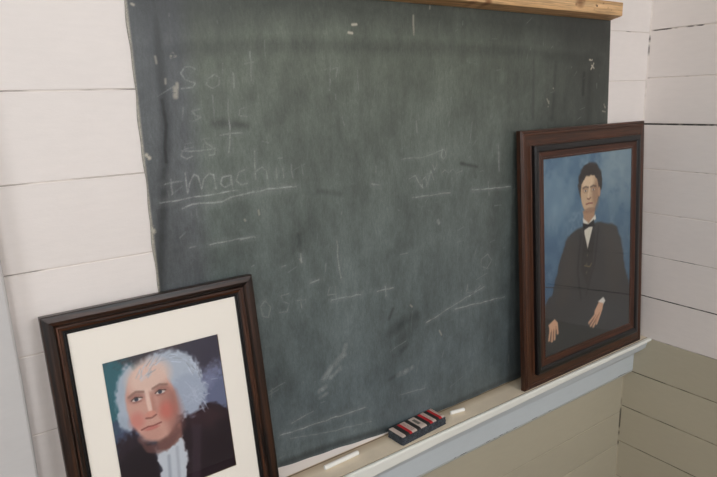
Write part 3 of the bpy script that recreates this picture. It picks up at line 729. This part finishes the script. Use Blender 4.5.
shift(moulding('fillet',RW,RH,[(.0545,.004),(.0545,.0094),(.0562,.0102),(.0590,.0096),(.0690,.0078),(.0705,.0086),(.0722,.0086),(.0735,.0072),(.0735,.0045)],M_fillet,root),OFFR)
shift(slab('glass',.0725,RW-.0725,-RH+.0725,-.0660,.0074,.0080,M_glass,root),OFFR)
shift(slab('backing',.006,RW-.006,-RH+.006,-.006,-.0120,-.0060,M_back,root),OFFR)
qx0,qx1,qy0,qy1=.0720,RW-.0720,.0660,RH-.0720
c=Canvas(qx1-qx0,qy1-qy0,300,390,(88,118,138))
c.put(c.n2*c.n1*1.6-.25,(128,150,164),.7); c.put((.6-c.n2)*2,(52,84,116),.45)
c.put(c.ell(.88,.06,.26,.22,0,.8,.8),(142,160,166),.6); c.put(c.ell(.1,.2,.2,.14,0,.8,.6),(116,142,158),.6)
c.put(np.clip((c.V-.25)/.5,0,1)*(c.U<.5),(38,66,96),.6)
c.put(np.clip((c.V-.15)/.5,0,1)*(c.U>=.5),(58,84,104),.5)
dk=(52,52,52)
# seated figure: coat, lap
c.put(c.poly([(.36,.385),(.25,.415),(.17,.52),(.09,.68),(-.02,.74),(-.02,1.02),(1.02,1.02),(1.02,.80),(.93,.66),(.88,.50),(.82,.42),(.64,.375)],.02,.015),dk,1)
c.put(c.poly([(.66,.40),(.80,.43),(.87,.52),(.92,.68),(.80,.84),(.70,.70)],.07,.03),(66,62,58),.7)
c.put(c.poly([(.24,.44),(.34,.42),(.34,.62),(.22,.76),(.12,.74)],.07,.03),(62,58,54),.7)
c.put(c.poly([(.16,.86),(.6,.80),(1.02,.86),(1.02,1.02),(0,1.02),(0,.92)],.10,.03),(58,60,62),.75)
c.put(c.line([(.40,.42),(.36,.60),(.40,.76)],.008,1.6),(30,28,28),.8); c.put(c.line([(.60,.40),(.56,.58),(.46,.74)],.008,1.6),(30,28,28),.8)
c.put(c.poly([(.42,.42),(.56,.42),(.53,.60),(.47,.70),(.40,.60)],.02),(40,37,35),.9)
for k in range(4): c.put(c.ell(.475-.004*k,.49+.045*k,.008,.006,0,.5),(110,100,82),.7)
c.put(c.line([(.44,.585),(.50,.60),(.52,.585)],.005,1.4),(150,130,84),.6)
# shirt and tie
c.put(c.poly([(.43,.33),(.55,.33),(.53,.40),(.475,.50),(.44,.42)],.012),(206,200,184),1)
c.put(c.poly([(.42,.30),(.56,.29),(.55,.36),(.44,.37)],.015),(170,134,106),1)
c.put(c.poly([(.42,.335),(.475,.36),(.47,.372),(.425,.36)],.01),(214,210,198),1); c.put(c.poly([(.565,.33),(.50,.36),(.50,.372),(.57,.355)],.01),(214,210,198),1)
c.put(c.poly([(.42,.362),(.48,.374),(.545,.355),(.56,.392),(.49,.388),(.425,.402)],.01),(24,23,25),1)
# head
c.put(c.ell(.505,.165,.135,.108,0,.12,.10),(46,40,38),1)
c.put(c.ell(.497,.208,.100,.105,0,.10,.02),(196,166,134),1)
c.put(c.ell(.565,.22,.04,.075,.0,.8),(142,108,84),.7)
c.put(c.ell(.48,.155,.07,.035,0,.6),(218,192,160),.8)
c.put(c.poly([(.385,.15),(.42,.10),(.50,.085),(.60,.10),(.625,.17),(.595,.155),(.55,.125),(.46,.125),(.41,.16)],.012,.012),(42,37,35),1)
c.put(c.ell(.606,.215,.016,.026,0,.4),(176,140,112),1)
c.put(c.ell(.50,.302,.06,.014,0,.7),(128,94,74),.6)
for ex in (.452,.538):
    c.put(c.ell(ex,.196,.030,.014,0,.9),(150,114,90),.6); c.put(c.line([(ex-.030,.184),(ex,.178),(ex+.030,.184)],.007,1.2),(70,56,46),.7)
    c.put(c.ell(ex,.199,.017,.005,0,.4),(196,186,170),.9); c.put(c.ell(ex,.199,.0065,.0048,0,.5),(52,42,36),.9)
c.put(c.line([(.495,.19),(.480,.235)],.008,1.4),(226,200,168),.6); c.put(c.line([(.470,.240),(.490,.245),(.508,.238)],.006,1.2),(112,72,56),.8)
c.put(c.line([(.458,.268),(.49,.265),(.528,.268)],.006,1.2),(122,66,56),.85)
# hands resting on the lap
skin=(206,162,132)
c.put(c.poly([(.60,.805),(.665,.79),(.69,.815),(.66,.835)],.012),(214,212,204),1)
c.put(c.poly([(.61,.81),(.665,.825),(.655,.86),(.60,.905),(.555,.895),(.56,.85)],.012),skin,1)
for k,(a,b) in enumerate((((.575,.87),(.495,.905)),((.59,.88),(.515,.925)),((.61,.885),(.545,.935)),((.63,.875),(.585,.925)))):
    c.put(c.line([a,b],.013,1.1),skin,1)
    if k: c.put(c.line([((a[0]-.012),a[1]-.004),(b[0]-.016,b[1]-.008)],.004,1.2),(150,104,82),.7)
c.put(c.poly([(.045,.835),(.11,.815),(.145,.84),(.14,.87),(.06,.875)],.012),skin,1)
for k,(a,b) in enumerate((((.065,.86),(.050,.915)),((.088,.865),(.080,.925)),((.112,.865),(.108,.92)),((.135,.855),(.142,.895)))):
    c.put(c.line([a,b],.012,1.1),skin,1)
    if k: c.put(c.line([(a[0]-.012,a[1]),(b[0]-.014,b[1])],.004,1.2),(150,104,82),.7)
# thin dark line across the lower part of the print
c.put(c.line([(0,.632),(.5,.725),(1,.825)],.0035,1.2),(22,24,26),.7)
c.mesh('print',qx0,-qy0,.0050,root,M_print).location=OFFR

# ------------------------------------------------------------------ felt eraser on the tray
ang=.066
root=empty('felt_eraser',Matrix.Translation((.4696,-.0568,TRAY_Z))@Matrix.Rotation(ang,4,'Z'))
tag(root,'dark felt chalkboard eraser with a red, white and black striped top lying on the tray','eraser')
EL,EW,EH=.1356,.0474,.0215
mb=MB()
def rrect(x0,x1,y0,y1,r,n=5):
    pts=[]
    for cx,cy,a0 in ((x1-r,y0+r,-90),(x1-r,y1-r,0),(x0+r,y1-r,90),(x0+r,y0+r,180)):
        for k in range(n+1):
            a=math.radians(a0+90*k/n); pts.append((cx+r*math.cos(a),cy+r*math.sin(a)))
    return pts
def refine(pts,step=.004):
    out=[]
    for a,b in zip(pts,pts[1:]+pts[:1]):
        L=math.hypot(b[0]-a[0],b[1]-a[1]); m=max(1,int(L/step))
        for k in range(m): out.append((a[0]+(b[0]-a[0])*k/m,a[1]+(b[1]-a[1])*k/m))
    return out
base=refine(rrect(-.001,EL+.002,-.001,EW+.001,.004)); rows=[]
levels=[(0,.0),(.0012,-.0008),(.005,-.0004),(.006,.0008),(.007,-.0004),(.0115,-.0002),(.0125,.0010),(.0135,-.0002),(.0175,.0006),(.0185,.0022)]
cx,cy=EL/2,EW/2
for z,ins in levels:
    row=[]
    for x,y in base:
        j=ins+random.uniform(-.0005,.0005); dx,dy=cx-x,cy-y
        row.append(mb.vert((x+ (j if dx>0 else -j), y+(j if dy>0 else -j), z+random.uniform(-.0002,.0002) if z>0 else 0),(1,1,1,1),(x,y,z)))
    rows.append(row)
m=len(base)
for a,b in zip(rows[:-1],rows[1:]):
    for j in range(m): mb.face((a[j],a[(j+1)%m],b[(j+1)%m],b[j]))
mb.face(rows[0][::-1]); mb.face(rows[-1])
t=NT('charcoal felt',.95,.1); o=t.obj(); n=t.noise(o,700,3); n2=t.noise(o,90,3)
t.base(t.mix(1,t.ramp(n,[(.3,srgb(36,39,43)),(.7,srgb(96,100,106))]),t.ramp(n2,[(.3,g1(.7)),(.7,g1(1.1))]),'MULTIPLY')); t.bump(n,.8,.001); M_felt=t.m
mb.build('felt_pad',M_felt,root)
# striped card top
nx,ny=150,50; xs=np.linspace(.0005,EL-.001,nx); ys=np.linspace(.0005,EW-.0005,ny)
stripes=[(0,.075,'w'),(.075,.165,'k'),(.165,.225,'r'),(.225,.33,'w'),(.33,.42,'k'),(.42,.555,'w'),(.555,.64,'k'),(.64,.705,'r'),(.705,.785,'w'),(.785,.865,'k'),(.865,.925,'r'),(.925,1.01,'w')]
pal={'w':srgb(206,188,178),'k':srgb(48,44,44),'r':srgb(190,34,42)}
mb=MB(); G_=[]
for j,y in enumerate(ys):
    row=[]
    for i,x in enumerate(xs):
        u=x/EL; v=y/EW; cl=pal['w']
        for a,b,k in stripes:
            if a<=u<b: cl=pal[k]; kk=k
        if kk=='w' and .455<u<.515 and .3<v<.75: cl=srgb(120,116,108)
        if kk=='w' and (abs(u-.275)<.035 or abs(u-.745)<.025 or abs(u-.955)<.02) and .12<v<.9 and (int(v*26)%2==0) and random.random()<.6: cl=srgb(176,120,112)
        s_=.92+.12*random.random(); z=.0190+.0030*min(1,min(x,EL-x)/.004,min(y,EW-y)/.004)**.5
        row.append(mb.vert((x,y,z),(cl[0]*s_,cl[1]*s_,cl[2]*s_,1)))
    G_.append(row)
for a,b in zip(G_[:-1],G_[1:]):
    for i in range(nx-1): mb.face((a[i],a[i+1],b[i+1],b[i]))
rim=G_[0]+[r_[-1] for r_ in G_[1:]]+G_[-1][-2::-1]+[r_[0] for r_ in G_[-2:0:-1]]
low=[mb.vert((mb.v[k][0],mb.v[k][1],.0180),srgb(40,36,36)) for k in rim]
for k in range(len(rim)): mb.face((rim[k],low[k],low[(k+1)%len(rim)],rim[(k+1)%len(rim)]))
t=NT('printed card',.45,.4); t.base(t.attr('Col')); M_card=t.m
tag(mb.build('striped_cover',M_card,root),'red, white and black striped cover')

# ------------------------------------------------------------------ chalk sticks
t=NT('chalk',.9,.1); t.base(srgb(244,242,236)); t.bump(t.noise(t.obj(),500,3),.3,.0004); M_chalk=t.m
def chalk(a,b,r,label,taper=1.0):
    a,b=Vector(a),Vector(b); L=(b-a).length; mb=MB(); prof=[(0,.55),(.0006,.9),(.002,1.),(L-.002,taper),(L-.0006,taper*.92),(L,taper*.6)]; R=[]
    for x,k in prof: R.append([mb.vert((x,r*k*math.cos(i*math.tau/20),r*k*math.sin(i*math.tau/20))) for i in range(20)])
    for p,q in zip(R[:-1],R[1:]):
        for i in range(20): mb.face((p[i],p[(i+1)%20],q[(i+1)%20],q[i]))
    mb.face(R[0][::-1]); mb.face(R[-1])
    o=mb.build('chalk_stick',M_chalk,smooth=False); o.rotation_euler=(0,0,math.atan2((b-a).y,(b-a).x)); o.location=a
    tag(o,label,'chalk','sticks of chalk on the tray'); return o
zc=TRAY_Z+.0050
chalk((.286,-.0255,zc),(.3735,-.0230,zc),.0050,'long white stick of chalk lying on the tray left of the eraser')
chalk((.6425,-.0255,zc-.0003),(.6815,-.0330,zc-.0003),.0048,'short white stub of chalk lying on the tray right of the eraser',.95)

# ------------------------------------------------------------------ daylight
W=bpy.data.worlds.new('daylight'); SC.world=W; W.use_nodes=True; nt=W.node_tree; bg=nt.nodes['Background']
tc=nt.nodes.new('ShaderNodeTexCoord'); sp=nt.nodes.new('ShaderNodeSeparateXYZ'); nt.links.new(tc.outputs['Generated'],sp.inputs[0])
rp=nt.nodes.new('ShaderNodeValToRGB'); e=rp.color_ramp.elements; e[0].position=.46; e[0].color=(.10,.11,.07,1); e[1].position=.54; e[1].color=(.88,.90,.93,1)
mp=nt.nodes.new('ShaderNodeMapRange'); mp.inputs[1].default_value=-1; mp.inputs[2].default_value=1
nt.links.new(sp.outputs['Z'],mp.inputs[0]); nt.links.new(mp.outputs[0],rp.inputs['Fac']); nt.links.new(rp.outputs['Color'],bg.inputs['Color'])
bg.inputs['Strength'].default_value=8.0

# ------------------------------------------------------------------ camera
cd=bpy.data.cameras.new('camera'); cam=bpy.data.objects.new('camera',cd); COL.objects.link(cam); SC.camera=cam
cd.sensor_fit='HORIZONTAL'; cd.sensor_width=36; cd.lens=589.9167/717*36; cd.clip_start=.02
cam.location=(-.2568,-.9644,0); cam.rotation_euler=(1.3384,.0311,-.6108)
SC.view_settings.view_transform='Standard'; SC.view_settings.look='None'; SC.view_settings.gamma=1; SC.view_settings.use_curve_mapping=False
SC.view_settings.exposure=0.0
